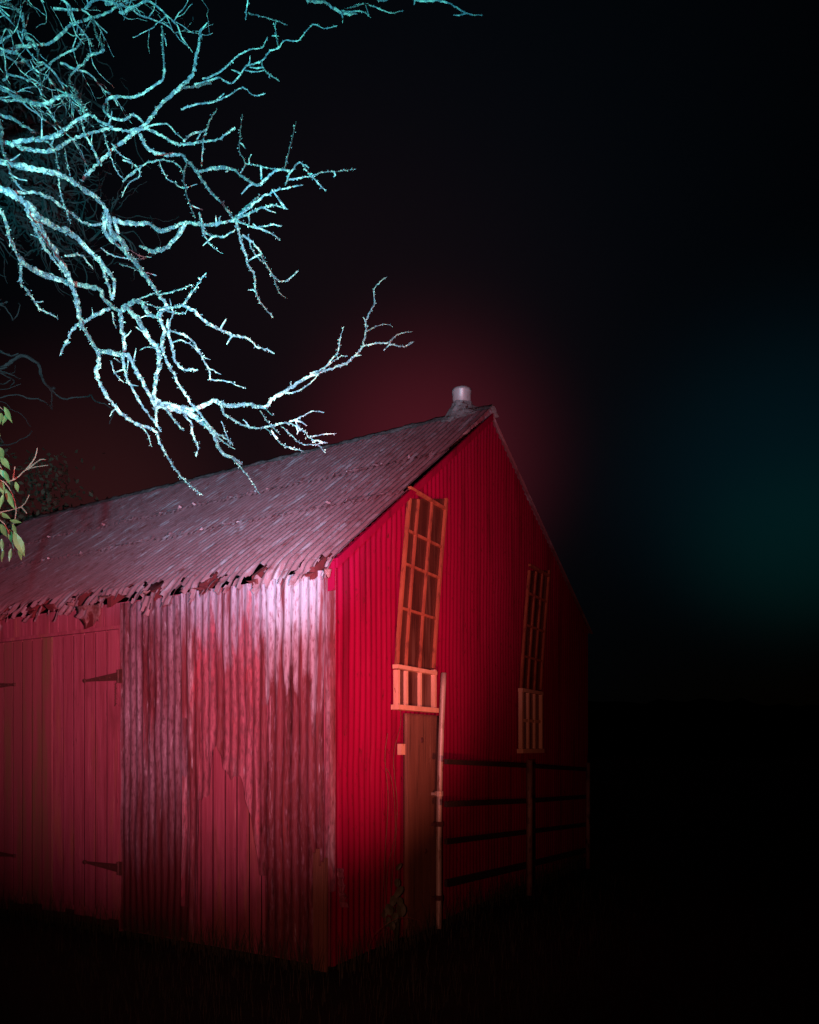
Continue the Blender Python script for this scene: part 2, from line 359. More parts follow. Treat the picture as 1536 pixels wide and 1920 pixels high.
# ------------------------------------------------------------------ roof
def slope_pt(q, y, lift):    # q = distance down the front slope from the ridge
    L = math.hypot(RX, RZ - E0); ux, uz = -RX / L, -(RZ - E0) / L
    nx, nz_ = uz, -ux
    return Vector((RX + ux * q - abs(nz_) * 0 + nx * lift * 1.0, y, RZ + uz * q + nz_ * lift))
SL = math.hypot(RX, RZ - E0); EAVE = SL + .19
laps = [0, 1.30, 2.25, EAVE]
def ragged(y, seed, a=.03): return a * noise.noise(Vector((y * 7, seed, 0))) + a * .6 * noise.noise(Vector((y * 23, seed, 3)))
rr = random.Random(14)
def roof_row(q0, q1, lift0, lift1, seed, rows, torn=False):
    v, f = [], []; y0, y1 = -.065, LEN + .1; n = int((y1 - y0) / PITCH * 8)
    for i in range(n + 1):
        y = y0 + (y1 - y0) * i / n
        e = q1 + ragged(y, seed) + (.02 if int((y + seed) / .61) % 2 else -.015)
        for j in range(rows + 1):
            t = j / rows; q = q0 + (e - q0) * t
            lift = lift0 + (lift1 - lift0) * t + corr(y, .0105) + .010 * noise.noise(Vector((y * 1.5, q * 1.5, seed))) 
            curl = max(0, (t - .90) / .10)
            lift += curl * curl * .028 * max(0, noise.noise(Vector((y * 11, seed, 7))) + .1)
            if torn:
                c2 = max(0, (q - (SL - .10)) / .3)
                lift += c2 * (.06 * noise.noise(Vector((y * 5.5, q * 7, 2))) - .03) + c2 * .022 * noise.noise(Vector((y * 17, q * 15, 4)))
            p = slope_pt(q, y, lift); 
            if torn: p.z -= .10 * max(0, (q - SL) / .2) ** 2 * (1 + noise.noise(Vector((y * 4, 0, 9))))
            v.append(p)
    for i in range(n):
        for j in range(rows):
            if torn:
                y = y0 + (y1 - y0) * (i + .5) / n; q = q0 + (q1 - q0) * (j + .5) / rows
                edge = (q - (SL - .07)) / (EAVE - SL + .07)
                if edge > 0:
                    hsh = noise.noise(Vector((y * 8, q * 5, 21))) * .9 + noise.noise(Vector((y * 26, q * 14, 5))) * .6
                    if hsh > .42 - .62 * edge: continue
            a = i * (rows + 1) + j; f.append((a, a + rows + 1, a + rows + 2, a + 1))
    if not torn:
        for k in range(80):
            y = rr.uniform(0, 6.5); p = slope_pt(q1 + rr.uniform(-.03, .02), y, lift1 + .02)
            e = p + Vector((rr.uniform(-.03, .0), rr.uniform(-.06, .06), rr.uniform(-.01, .02))); s_ = Vector((-.012, .01, -.01))
            n0 = len(v); v += [p, e, e + s_, p + s_ * 1.4]; f.append((n0, n0 + 1, n0 + 2, n0 + 3))
    return link('roof_sheets', v, f, M['roof_iron'], shed, True)
roof_row(0.02, laps[1] + .06, .050, .034, 1, 30)
roof_row(laps[1] - .05, laps[2] + .06, .022, .026, 2, 22)
roof_row(laps[2] - .05, laps[3], .008, .010, 3, 54, True)
# far slope
v, f = [], []; n = int((LEN + .2) / PITCH * 4)
for i in range(n + 1):
    y = -.035 + (LEN + .1) * i / n
    for j in range(9):
        x = RX + (EW + .2 - RX) * j / 8; v.append((x, y, roofz(x) + .03 + corr(y, .01)))
for i in range(n):
    for j in range(8):
        a = i * 9 + j; f.append((a, a + 9, a + 10, a + 1))
link('far_roof_slope', v, f, M['roof_iron'], shed, True)
# ridge cap, crumpled
v, f = [], []; n = 260
for i in range(n + 1):
    y = -.07 + (LEN + .19) * i / n
    for j in range(9):
        q = (j - 4) / 4 * .15
        g = .016 * noise.noise(Vector((y * 6, q * 12, 3))) + .008 * noise.noise(Vector((y * 21, q * 30, 3)))
        ee = 1 + .25 * noise.noise(Vector((y * 9, j > 4, 8)))
        if q <= 0: p = slope_pt(-q * ee, y, .068 + g)
        else: p = Vector((RX + q * .9 * ee, y, RZ - q * .45 * ee + .068 + g))
        if j == 4: p.z += .012
        v.append(p)
for i in range(n):
    for j in range(8):
        a = i * 9 + j; f.append((a, a + 9, a + 10, a + 1))
link('ridge_cap', v, f, M['flash'], shed, True)
# rafters and fascia showing behind the torn eave
b = MB()
b.box((-.035, -.06, 2.72), (-.005 - .02, 0.0, 2.93))
v0 = slope_pt(0, -.06, -.0); 
K = 24
for k in range(K):
    q0 = SL * k / K; q1 = SL * (k + 1) / K
    p, r = slope_pt(q0, 0, -.012), slope_pt(q1, 0, -.012)
    b.add([(p.x, -.058, p.z), (r.x, -.058, r.z), (r.x, -.058, r.z - .07), (p.x, -.058, p.z - .07), (p.x, -.036, p.z), (r.x, -.036, r.z), (r.x, -.036, r.z - .07), (p.x, -.036, p.z - .07)],
          [(0,1,2,3),(7,6,5,4),(0,4,5,1),(2,6,7,3),(0,3,7,4),(1,5,6,2)])
b.build('verge_board', M['gable_paint'], shed)
b = MB()
for k in range(14):
    y = .12 + k * .55; p = slope_pt(SL + .1, y, -.03); r = slope_pt(SL - .5, y, -.03)
    b.bar(p - Vector((0,0,.03)), r - Vector((0,0,.03)), (0, 1, 0), .045, (0, 0, 1), .09)
b.build('rafter', M['under'], shed)
# torn flaps hanging along the eave
def flap(mb, y, z, wid, drop, seed):
    rnd = random.Random(seed); n = 6; m_ = 5; base = []
    tip = rnd.uniform(-.4, .4) * wid; cut = [rnd.uniform(.45, 1.15) for _ in range(n + 1)]
    for j in range(m_ + 1):
        t = j / m_
        for i in range(n + 1):
            s_ = i / n - .5
            wv = wid * (1 - t * .45)
            yy = y + s_ * wv + tip * t
            zz = z - drop * t * cut[i]
            xx = -.125 - .04 * t * math.sin(seed * 1.7) + .014 * math.sin(s_ * 6 + seed) - .02 * noise.noise(Vector((yy * 14, zz * 14, seed)))
            base.append((xx, yy, zz))
    fs = []
    for j in range(m_):
        for i in range(n):
            if j == m_ - 1 and rnd.random() < .35: continue
            a = j * (n + 1) + i; fs.append((a, a + 1, a + n + 2, a + n + 1))
    mb.add(base, fs)
rr = random.Random(4)
def one_flap(y, z, wid, drop, seed, mt):
    b = MB(); flap(b, y, z, wid, drop, seed); o = b.build('torn_flap', mt, shed, True); md = o.modifiers.new('s', 'SOLIDIFY'); md.thickness = .002
y = -.05; k = 0
while y < 5.2:
    zz = 2.87 + rr.uniform(-.03, .03); wid = rr.uniform(.06, .18); drop = rr.choice([.025, .03, .04, .06, .08])
    one_flap(y, zz, wid, drop, k + 11, M['torn'] if rr.random() < .5 else M['under']); y += wid + rr.uniform(.05, .5); k += 1
tf = side(205, 1140)[0]
one_flap(tf + .12, 2.84, .34, .17, 901, M['torn'])
b2 = MB(); b2.add([(-.10, tf + .09, 2.84), (-.10, tf + .20, 2.84), (-.09, tf + .21, 2.64), (-.09, tf + .10, 2.66)], [(0, 1, 2, 3)])
o = b2.build('torn_flap', M['under'], shed); md = o.modifiers.new('s', 'SOLIDIFY'); md.thickness = .002
# flue on the ridge
fl = empty('flue_pipe'); fl.parent = shed
k_ = (866 - 768) / F
ridge0 = C0 + dR * RX
tf_ = (ridge0.x - k_ * ridge0.y) / (k_ * dL.y - dL.x); 
yf = tf_; D_ = ridge0.y + dL.y * yf
ztop = EYE + (HOR - 732) / F * D_; rad = 17 / F * D_
b = MB(); N_ = 28; prof = [(rad, RZ - .12), (rad, RZ + .08), (rad, ztop - .035), (rad * 1.07, ztop - .03), (rad * 1.07, ztop), (rad * .93, ztop), (rad * .93, RZ + .02)]
for (r_, z_) in prof:
    for i in range(N_): b.v.append(Vector((RX + r_ * math.cos(2*math.pi*i/N_), yf + r_ * math.sin(2*math.pi*i/N_), z_)))
for j in range(len(prof) - 1):
    for i in range(N_): b.f.append((j*N_+i, j*N_+(i+1)%N_, (j+1)*N_+(i+1)%N_, (j+1)*N_+i))
b.f.append(tuple(6*N_+i for i in range(N_)))
b.build('flue', M['flue'], fl, True)
v, f = [], []; N_ = 40; rows = 10
for j in range(rows + 1):
    t = j / rows
    for i in range(N_):
        a = 2*math.pi*i/N_; r_ = rad * (1.02 + 1.15 * t ** 1.6) * (1 + .13 * noise.noise(Vector((math.cos(a)*2, math.sin(a)*2, t*3))))
        x = RX + r_ * math.cos(a); y = yf + r_ * math.sin(a) * 1.15
        zr = RZ - (.756 if x < RX else .5) * abs(x - RX) + .075
        z = (1 - t) ** 1.4 * (RZ + .165) + (1 - (1 - t) ** 1.4) * zr + .02 * noise.noise(Vector((x*14, y*14, t*6)))
        v.append((x, y, z))
for j in range(rows):
    for i in range(N_): f.append((j*N_+i, (j+1)*N_+i, (j+1)*N_+(i+1)%N_, j*N_+(i+1)%N_))
link('flashing', v, f, M['flash'], fl, False)

# ------------------------------------------------------------------ gable details
def gp(px, py, off): s, z = gab(px, py, off); return Vector((s, -off, z))
def frame_bar(mb, a, c, w, off=.035, th=.035): 
    p, q = gp(*a, off), gp(*c, off); d = (q - p).normalized(); wd = Vector((d.z, 0, -d.x))
    mb.bar(p, q, wd, w, (0, 1, 0), th)
def window(label, xl, xr, ms, ys, up, lean, wbar, wf):
    # sharp lower sash between ys[0] and ys[-1]; its light trail built as faded bars up to the last row of up
    wn = empty('sash_window'); wn.parent = shed; wn['label'] = label
    fr, mu, gl, uf, ub = MB(), MB(), MB(), MB(), MB()
    y0, y1, yt = ys[0], ys[-1], up[-1]
    def X(x, y): return x + (lean * max(0, (y1 - y) / (y1 - yt)) ** 1.2 if y < y1 else 0)
    def post(mb, x, a0, a1, w, off, th):
        K = 1 if a0 > y1 else 10
        for k in range(K):
            a = a0 + (a1 - a0) * k / K; c = a0 + (a1 - a0) * (k + 1) / K; frame_bar(mb, (X(x, a), a), (X(x, c), c), w, off, th)
    post(fr, xl, y0, y1 + .01, wf, .050, .045); post(fr, xr, y0, y1 + .01, wf, .050, .045)
    bars = []
    for m_ in ms: mu = MB(); post(mu, m_, y0 - 2, y1 + 2, wbar, .047, .03); bars.append(mu)
    post(uf, xl, y1 - 3, yt, wf * .8, .044, .03); post(uf, xr, y1 - 3, yt, wf * .8, .044, .03)
    for m_ in ms: post(ub, m_, y1 - 3, yt + 2, wbar * .8, .043, .02)
    def rail(mb, y, w, off, ext, th):
        p, q = gp(X(xl, y), y, off), gp(X(xr, y), y, off); zc = gp(X((xl + xr) / 2, y), y, off).z
        mb.bar((p.x - ext, -off, zc), (q.x + ext, -off, zc), (0, 0, 1), w, (0, 1, 0), th)
    rail(fr, y0, wf * 1.25, .058, .03, .075); rail(fr, y1, wf, .054, .02, .055)
    for y in ys[1:-1]: mu = MB(); bars.append(mu); rail(mu, y, wbar, .045, 0, .026)
    for y in up[:-1]: rail(ub, y, wbar * .7, .041, 0, .018)
    rail(uf, yt, wf * .7, .046, 0, .03)
    for k in range(12):
        a = y0 + (yt - y0) * k / 12; c = y0 + (yt - y0) * (k + 1) / 12
        gl.add([gp(X(xl, a), a, .034), gp(X(xr, a), a, .034), gp(X(xr, c), c, .034), gp(X(xl, c), c, .034)], [(0, 1, 2, 3)])
    f_ = fr.build('window_frame', M['trim'], wn); [q.build('glazing_bar', M['trim'], f_) for q in bars]
    g_ = uf.build('trail_frame', M['trim_trail'], wn); ub.build('trail_bars', M['trim_trail'], g_)
    gl.build('pane', M['glass'], wn)  # pane runs on up behind the added trail bars
    return wn
window('small bright orange three-pane window nearer the shed corner, its light trail built as leaning bars above', 744, 813, (761, 787), (1329, 1256), (1150, 1070, 1010, 935), 24, .030, .032)
window('smaller dim window with six clear panes, far end of the gable, its light trail built as bars above', 977, 1014, (990, 1002), (1408, 1352, 1297), (1235, 1178, 1120, 1070), 16, .035, .04)
# timber board below the first window
b = MB(); a = gab(752, 1335)[0]; c = gab(814, 1335)[0]; zt = gab(785, 1340)[1]
v, f = [], []; nn = 10; mm = 60
for i in range(nn + 1):
    for j in range(mm + 1):
        s_ = a + (c - a) * i / nn; z = zt * j / mm
        v.append((s_, -.052 - .004 * noise.noise(Vector((s_ * 40, z * 1.2, 0))) - .003 * (1 - (2 * i / nn - 1) ** 4), z))
for i in range(nn):
    for j in range(mm):
        q = i * (mm + 1) + j; f.append((q, q + mm + 1, q + mm + 2, q + 1))
o = link('timber_board', v, f, M['bare_wood'], shed, True); md = o.modifiers.new('s', 'SOLIDIFY'); md.thickness = .03; md.offset = -1
for (kx, ky, r_) in ((781, 1388, .028), (788, 1595, .024)):
    b = MB(); s_, z = gab(kx, ky); b.tube([(s_, -.054, z), (s_, -.062, z), (s_, -.066, z)], [r_, r_ * .75, r_ * .3], 12)
    b.build('knot', M['iron_dark'], o)
b = MB(); s_, z = gab(747, 1405); b.box((s_ - .035, -.05, z - .045), (s_ + .03, -.012, z + .045)); b.build('timber_block', M['trim'], shed)
# drainpipe
b = MB(); pts = []
for k in range(20):
    t = k / 19; yy = 1760 + (1262 - 1760) * t; pts.append(gp(823 + 9 * max(0, (t - .4) / .6) ** 1.5, yy, .10))
b.tube(pts, [.026] * 20, 12); dp = b.build('drainpipe', M['pipe'], shed, True)
for py in (1488, 1545, 1683):
    b = MB(); p = gp(823, py, .10); b.tube([p - Vector((0, 0, .022)), p + Vector((0, 0, .022))], [.039, .039], 12)
    b.box((p.x - .06, -.09, p.z - .012), (p.x - .03, -.005, p.z + .012)); b.build('pipe_bracket', M['iron_dark' if py > 1500 else 'pipe'], dp)
# middle girt line seen through the paint
b = MB(); 

# ------------------------------------------------------------------ pipe fence beside the gable
fe = empty('rail_fence', C0 - dL * .22 + dR * 1.75, ANG)
tag(fe, 'low dark four-rail fence with pipe posts running along the gable wall', 'fence')
def fp(px, py): 
    s, z = gab(px, py, .22); return Vector((s - 1.75, 0, z))
for (pts_, hw) in (([(836, 1428), (985, 1436), (1097, 1443)], .035), ([(836, 1508), (985, 1502), (1097, 1494)], .04), ([(836, 1578), (985, 1560), (1097, 1546)], .04), ([(836, 1656), (985, 1622), (1097, 1594)], .05)):
    b = MB(); P = [fp(*p) for p in pts_]; Q = []
    for i in range(13):
        t = i / 12 * 2; k = min(1, int(t)); Q.append(P[k].lerp(P[k + 1], t - k) + Vector((0, 0, .008 * math.sin(i * 1.3))))
    b.bar(P[0], P[1], (0, 0, 1), hw * 1.25, (0, 1, 0), .03); b.bar(P[1] + Vector((.003, 0, 0)), P[2], (0, 0, 1), hw * 1.2, (0, 1, 0), .03)
    b.build('rail', M['rail'], fe)
for px, r_, top in ((985, .034, 1425), (1096, .030, 1430)):
    b = MB(); p = fp(px, 1500); tz = fp(px, top).z
    b.tube([(p.x, -.048, -.03), (p.x, -.048, tz * .5), (p.x, -.048, tz)], [r_] * 3, 10); b.build('fence_post', M['post'], fe, True)

# ------------------------------------------------------------------ the bare lichen-covered tree
# traced limbs: (points in picture px, start width px, end width px)
BR = [
 ([(-60,330),(0,352),(49,381),(81,413),(130,436),(163,465),(182,485),(202,507),(215,530),(211,563)],17,9),
 ([(49,392),(65,426),(78,452),(98,485),(124,514)],8,5),
 ([(60,400),(88,449),(107,478),(124,507),(137,540),(146,572),(153,608),(169,634),(182,657)],13,11),
 ([(182,657),(186,677),(182,703),(195,732),(212,758),(234,781),(260,797),(290,807),(303,836),(319,865),(342,895),(361,914),(381,929)],10,4),
 ([(182,657),(221,664),(241,667),(254,693),(270,722),(286,751),(293,774),(293,800)],11,7),
 ([(-60,310),(3,400),(13,426),(23,455),(36,485),(39,498)],9,7),
 ([(36,485),(65,507),(98,520),(130,530),(163,537),(186,543),(195,560),(212,576),(228,582)],12,10),
 ([(39,498),(39,530),(52,546),(68,569),(78,582),(98,589),(109,599)],6,4),
 ([(228,582),(238,573),(257,563),(270,573),(280,589),(296,595),(303,582),(319,577),(342,571),(355,556),(371,533),(387,512)],10,4),
 ([(199,391),(208,433),(228,452),(241,478),(260,498),(280,527),(299,553),(312,573)],13,11),
 ([(312,573),(299,595),(308,615),(306,634),(304,654),(316,683),(332,713),(352,745),(368,768),(394,800)],8,6),
 ([(225,582),(229,612),(233,644),(231,677),(238,709),(254,739),(270,765),(286,787),(303,810)],9,5),
 ([(238,575),(260,602),(277,631),(296,654),(299,680),(293,706),(290,732),(290,748)],12,11),
 ([(290,748),(299,755),(319,758),(358,768),(381,761),(400,752),(413,755),(433,761),(465,758),(498,763),(509,749),(535,734),(560,716),(590,702),(619,692),(644,683),(666,667),(681,650),(703,645),(728,643),(754,650),(777,640)],11,3),
 ([(728,643),(746,627),(775,621)],3.5,2.5),
 ([(681,650),(686,621),(688,596),(703,567),(701,545),(713,527),(726,519)],5,2),
 ([(688,621),(710,610),(724,607),(737,613)],3,2),
 ([(608,691),(626,669),(633,665),(639,632),(645,612)],4,2),
 ([(535,738),(560,733),(582,718),(600,700)],4,2.5),
 ([(590,700),(615,685),(640,668),(652,668)],3,2),
 ([(290,755),(312,765),(352,774),(378,791),(400,813),(413,843),(436,859),(454,870)],15,7),
 ([(436,859),(462,888),(475,908),(488,927)],4,2),
 ([(345,778),(358,791),(361,813),(371,836),(368,856)],6,5),
 ([(312,765),(326,787),(345,807)],6,4),
 ([(385,795),(410,815),(430,825),(437,835)],6,4),
 ([(413,758),(420,774),(439,787),(459,797),(488,802),(535,793),(560,802),(582,822),(597,836),(611,849)],6,2.5),
 ([(582,818),(604,815),(631,813)],3,2), ([(542,791),(564,782),(586,771),(608,773)],3.5,2),
 ([(528,800),(546,815),(568,833),(593,833),(615,830)],3,2), ([(498,802),(517,818),(528,833),(560,844),(570,847)],3.5,2.5),
 ([(342,571),(368,586),(384,602),(413,618),(436,628),(462,634),(485,651),(500,655),(515,663)],7,4),
 ([(316,621),(339,625),(361,641),(378,667),(391,693),(397,713),(420,713),(443,722),(461,728)],5,3),
 ([(316,600),(316,625),(321,644),(329,677),(345,693),(371,693)],8,6),
 ([(205,579),(163,599),(140,615),(124,641),(112,667)],7,5),
 ([(378,55),(368,107),(361,140),(335,166),(303,195),(283,221),(260,244),(228,267),(202,290),(182,309),(153,339)],6,9),
 ([(335,166),(365,163),(397,155)],6,5),
 ([(304,50),(306,91),(308,137),(303,150),(277,169),(251,182),(212,181),(195,199),(202,215),(228,225),(251,215),(270,231)],4,8),
 ([(20,273),(42,264),(98,257),(120,244),(140,228),(166,215),(186,228),(212,238)],9,7),
 ([(-40,262),(23,270),(49,280),(98,283),(130,264),(169,251),(208,241),(240,247)],9,7),
 ([(240,247),(273,241),(303,254),(332,270),(358,269),(391,264),(413,260),(441,238)],7,4),
 ([(345,264),(361,251),(387,243),(396,221),(407,203)],5,3), ([(387,243),(381,270),(378,313)],4,3),
 ([(262,250),(277,277),(303,290),(339,290),(352,303),(368,319),(387,348),(404,368),(420,384),(433,404),(441,412)],8,6),
 ([(375,322),(407,314),(433,316),(452,329),(469,342),(486,346),(506,328),(524,317),(546,321),(562,304),(582,328),(604,350),(611,359)],7,3),
 ([(533,317),(540,292),(549,255),(555,228)],3,2), ([(542,337),(582,330),(604,323),(633,321),(668,317)],4,2), ([(546,321),(538,337),(535,348)],4,3),
 ([(451,324),(460,306),(449,277),(455,213)],3,2.5), ([(460,306),(490,312),(524,318)],2.5,2),
 ([(212,413),(254,420),(277,420),(303,433),(326,426),(348,417),(374,420),(407,420),(441,412)],9,8),
 ([(441,410),(466,386),(489,365)],6,4), ([(441,412),(478,380),(509,361),(539,352),(568,347)],6,3),
 ([(441,412),(469,399),(491,390),(517,385),(540,392)],6,2.5), ([(441,414),(480,426),(509,421),(529,423)],5,4), ([(480,426),(506,436),(526,451)],4,3),
 ([(443,414),(451,448),(460,478),(467,500),(477,516),(480,548),(495,574),(513,596)],6,4),
 ([(455,440),(475,455),(487,470),(497,492),(509,512),(520,523),(535,527),(560,508)],5,4), ([(513,518),(524,548),(539,559)],3,2),
 ([(466,440),(470,460),(480,478),(493,492)],3,3), ([(350,417),(340,432),(322,455),(305,468),(280,470),(262,462)],8,10),
 ([(374,420),(390,440),(420,443),(441,430)],5,4), ([(374,400),(380,420),(388,450),(405,468),(418,475)],5,2),
 ([(-50,290),(26,309),(65,316),(107,326),(137,339),(156,355),(182,371),(199,391)],12,12),
 ([(-30,345),(26,361),(65,361),(98,374),(130,397),(163,420),(192,420)],7,6),
 ([(195,400),(195,420),(199,439),(212,452),(221,439),(212,407)],9,8),
 ([(-40,195),(0,215),(20,221),(49,238),(81,260),(104,280)],7,5),
 ([(-30,190),(0,228),(5,277),(16,312),(29,342),(49,361)],7,5),
 ([(104,280),(109,312),(112,352),(120,384),(133,420)],4,2.5), ([(122,278),(126,305),(135,340)],3,2),
 ([(-40,110),(0,101),(33,88),(65,85),(98,78),(130,49),(173,33),(208,20),(250,-10)],7,5),
 ([(174,33),(182,65),(194,94),(169,104),(156,120),(137,137),(130,153),(143,176),(156,202),(162,225)],6,4),
 ([(42,26),(49,65),(68,85),(72,111),(76,150),(81,189)],6,4), ([(42,26),(20,10),(-30,-20)],6,7),
 ([(-40,150),(7,166),(33,182),(65,195),(88,195),(107,182),(130,179),(146,189),(160,212)],9,8),
 ([(76,133),(114,104),(146,88),(160,55),(172,36)],4,4), ([(-30,60),(0,90),(30,100),(60,128),(76,150)],6,5),
 ([(365,158),(400,149),(415,146),(429,157),(447,146),(462,124),(491,115),(506,95),(522,91),(535,75),(557,77),(575,58),(588,46),(608,53),(633,48)],4,2.5),
 ([(491,115),(498,133),(524,152)],3,3), ([(460,132),(478,135),(497,132)],2.5,2.5),
 ([(380,148),(400,142),(422,128),(444,106),(469,93),(491,89),(502,69)],4,2.5), ([(340,205),(370,195),(400,191),(429,179),(455,164),(477,179),(498,175)],4,2.5),
 ([(522,87),(517,62),(518,40),(539,47)],3,3), ([(518,38),(491,31),(466,24)],3,2),
 ([(560,-30),(579,0),(608,4),(630,18),(648,27),(670,26)],7,5), ([(640,20),(655,22),(681,22),(695,33)],4,2.5), ([(640,22),(655,15),(684,7),(710,16),(732,24),(757,20)],4,2),
 ([(560,-30),(640,-20),(700,-8),(710,2),(750,-8)],5,3),
 ([(720,-30),(783,0),(830,2),(852,11),(874,25),(905,29)],6,2.5), ([(468,-30),(464,0),(461,37)],3,3.5),
 ([(230,300),(255,310),(262,330),(240,345),(228,370)],4,2), ([(230,340),(270,310),(300,300),(330,305),(345,330)],5,3),
 ([(299,300),(310,330),(330,345),(345,352),(370,345)],3,2), ([(352,303),(345,330),(352,370),(366,408)],4,4),
 ([(190,310),(160,250),(152,215),(150,180),(130,150)],5,3), ([(195,250),(210,300),(222,325),(232,335)],4,3),
 ([(270,240),(300,232),(318,235),(330,250),(345,262)],4,3), ([(210,270),(225,290),(245,300)],4,3),
 ([(300,553),(330,545),(345,540),(360,533),(358,541)],4,2.5), ([(228,575),(262,560),(288,550),(302,545)],4,3), ([(257,563),(300,578),(340,588),(355,575)],5,3),
 ([(316,621),(320,600),(325,590),(318,560)],4,2), ([(300,657),(280,650),(262,657)],3,2), ([(320,645),(340,638),(360,648),(380,668),(395,675)],3,1.8),
 ([(391,690),(405,697),(415,702)],3,2), ([(260,797),(275,812),(285,838)],4,2.5), ([(209,677),(215,698),(232,718)],4,3), ([(215,672),(228,680)],3,2),
 ([(212,452),(230,470),(250,485)],5,4), ([(186,482),(195,510),(205,540),(211,563)],7,6), ([(123,480),(150,478),(165,490),(175,505)],5,3), ([(211,585),(214,605),(218,615)],4,3),
 ([(225,455),(240,465),(262,480),(285,482)],3,2), ([(225,495),(250,503),(265,512)],3,2), ([(190,465),(210,478),(238,485),(275,484)],3,2),
 ([(400,813),(420,830),(440,842)],4,3), ([(415,790),(425,815),(432,835)],3,2.5), ([(498,763),(505,775),(512,778)],3,2), ([(488,770),(500,788),(512,802),(525,815)],2.5,1.8), ([(542,757),(556,764),(570,772)],0.1,0.1),
]
PXD = 5.0
def field(x, y): return 5.0 + .55 * math.sin(x * .0075 + .6) + .45 * math.cos(y * .0085) + .35 * math.sin((x + y) * .012)
trunk_xy = at(-560, 1400, 5.6)
def catmull(P, step):
    out_ = []
    for i in range(len(P) - 1):
        p0, p1, p2, p3 = P[max(0, i-1)], P[i], P[i+1], P[min(len(P)-1, i+2)]
        n = max(2, int((p2 - p1).length / step))
        for k in range(n):
            t = k / n
            out_.append(.5 * ((2*p1) + (p2-p0)*t + (2*p0-5*p1+4*p2-p3)*t*t + (3*p1-p0-3*p2+p3)*t**3))
    out_.append(P[-1]); return out_
tree = empty('bare_tree', (trunk_xy.x, trunk_xy.y, 0))
tag(tree, 'bare leafless tree with pale lichened limbs reaching in over the shed roof', 'tree')
TB = tree.location.copy()
rt = random.Random(3)
done = []   # (px,py,depth offset)
crown = MB(); limbs = []
def nearest(x, y):
    best = None
    for a in done:
        d = (a[0]-x)**2 + (a[1]-y)**2
        if best is None or d < best[0]: best = (d, a)
    return best
for pts, w0, w1 in BR:
    if w0 < 1: continue
    P2 = [Vector((a, c, 0)) for a, c in pts]
    nb_ = nearest(*pts[0]); ne_ = nearest(*pts[-1])
    off = 0.0
    if nb_ and nb_[0] < 15**2: off = nb_[1][2]
    elif pts[0][0] > 0: off = rt.uniform(-.35, .35)
    k = rt.uniform(-.45, .45)
    if ne_ and ne_[0] < 12**2: k = ne_[1][2] - off
    elif not (nb_ and nb_[0] < 15**2) and pts[0][0] > 0: k *= .5
    C_ = catmull(P2, 5.0); n = len(C_); pts3, rad_ = [], []
    for i, p in enumerate(C_):
        t = i / (n - 1); o_ = off + k * t
        D = field(p.x, p.y) + o_
        done.append((p.x, p.y, o_))
        j = (1.5 if w0 > 4 else .9) if 0 < i < n - 1 else 0
        q = at(p.x + rt.uniform(-j, j), p.y + rt.uniform(-j, j), D); pts3.append(q - TB)
        wd = (w0 + (w1 - w0) * t) * (1 + .18 * noise.noise(Vector((p.x * .06, p.y * .06, 4)))) * (1.0 if i < n - 1 else .6)
        rad_.append(wd * .5 / F * D * .70 * (1 - .35 * t ** 3))
    if w0 >= 11:
        mb = MB(); limbs.append(mb)
    else: mb = crown
    if pts[0][0] < -20:   # join to the trunk outside the frame
        root = Vector((0, 0, pts3[0].z - .9 - .3 * rt.random())); mid = root.lerp(pts3[0], .55) + Vector((0, 0, .2))
        r0_ = rad_[0]; head = catmull([root, mid, pts3[0]], .08)[:-1]
        rad_ = [r0_ * (1 + 1.6 * (1 - i / len(head))) for i in range(len(head))] + rad_; pts3 = head + pts3
    mb.tube(pts3, rad_, 8 if w0 > 6 else 6, .42 if w0 > 4 else .3)
    # lichen tufts and spur twigs
    for i in range(2, len(pts3) - 1):
        if pts3[i].x + TB.x < -3.2: continue
        r_ = rad_[i]
        for _ in range(4 if w0 > 5 else 2):
            if rt.random() < .75:
                d = Vector((rt.gauss(0,1), rt.gauss(0,1), rt.gauss(0,1))).normalized()
                c_ = pts3[i] + d * r_ * .95 + Vector((rt.uniform(-.008,.008),)*3); s_ = rt.uniform(.002, .0052)
                e1 = Vector((rt.gauss(0,1), rt.gauss(0,1), rt.gauss(0,1))).normalized() * s_; e2 = d.cross(e1).normalized() * s_
                e3 = d * s_
                mb.add([c_ + e1, c_ + e2, c_ - e1 - e2, c_ + e3 * 1.6], [(0,1,3),(1,2,3),(2,0,3),(0,2,1)])
        if rt.random() < .045:
            d = Vector((rt.gauss(0,1), rt.gauss(0,.6), rt.gauss(0,1))).normalized(); L_ = rt.uniform(.02, .11)
            q1 = pts3[i] + d * L_ * .5 + Vector((rt.uniform(-.01,.01), 0, rt.uniform(-.01,.01))); q2 = pts3[i] + d * L_
            mb.tube([pts3[i], q1, q2], [.0055, .0045, .0025], 5, .2)
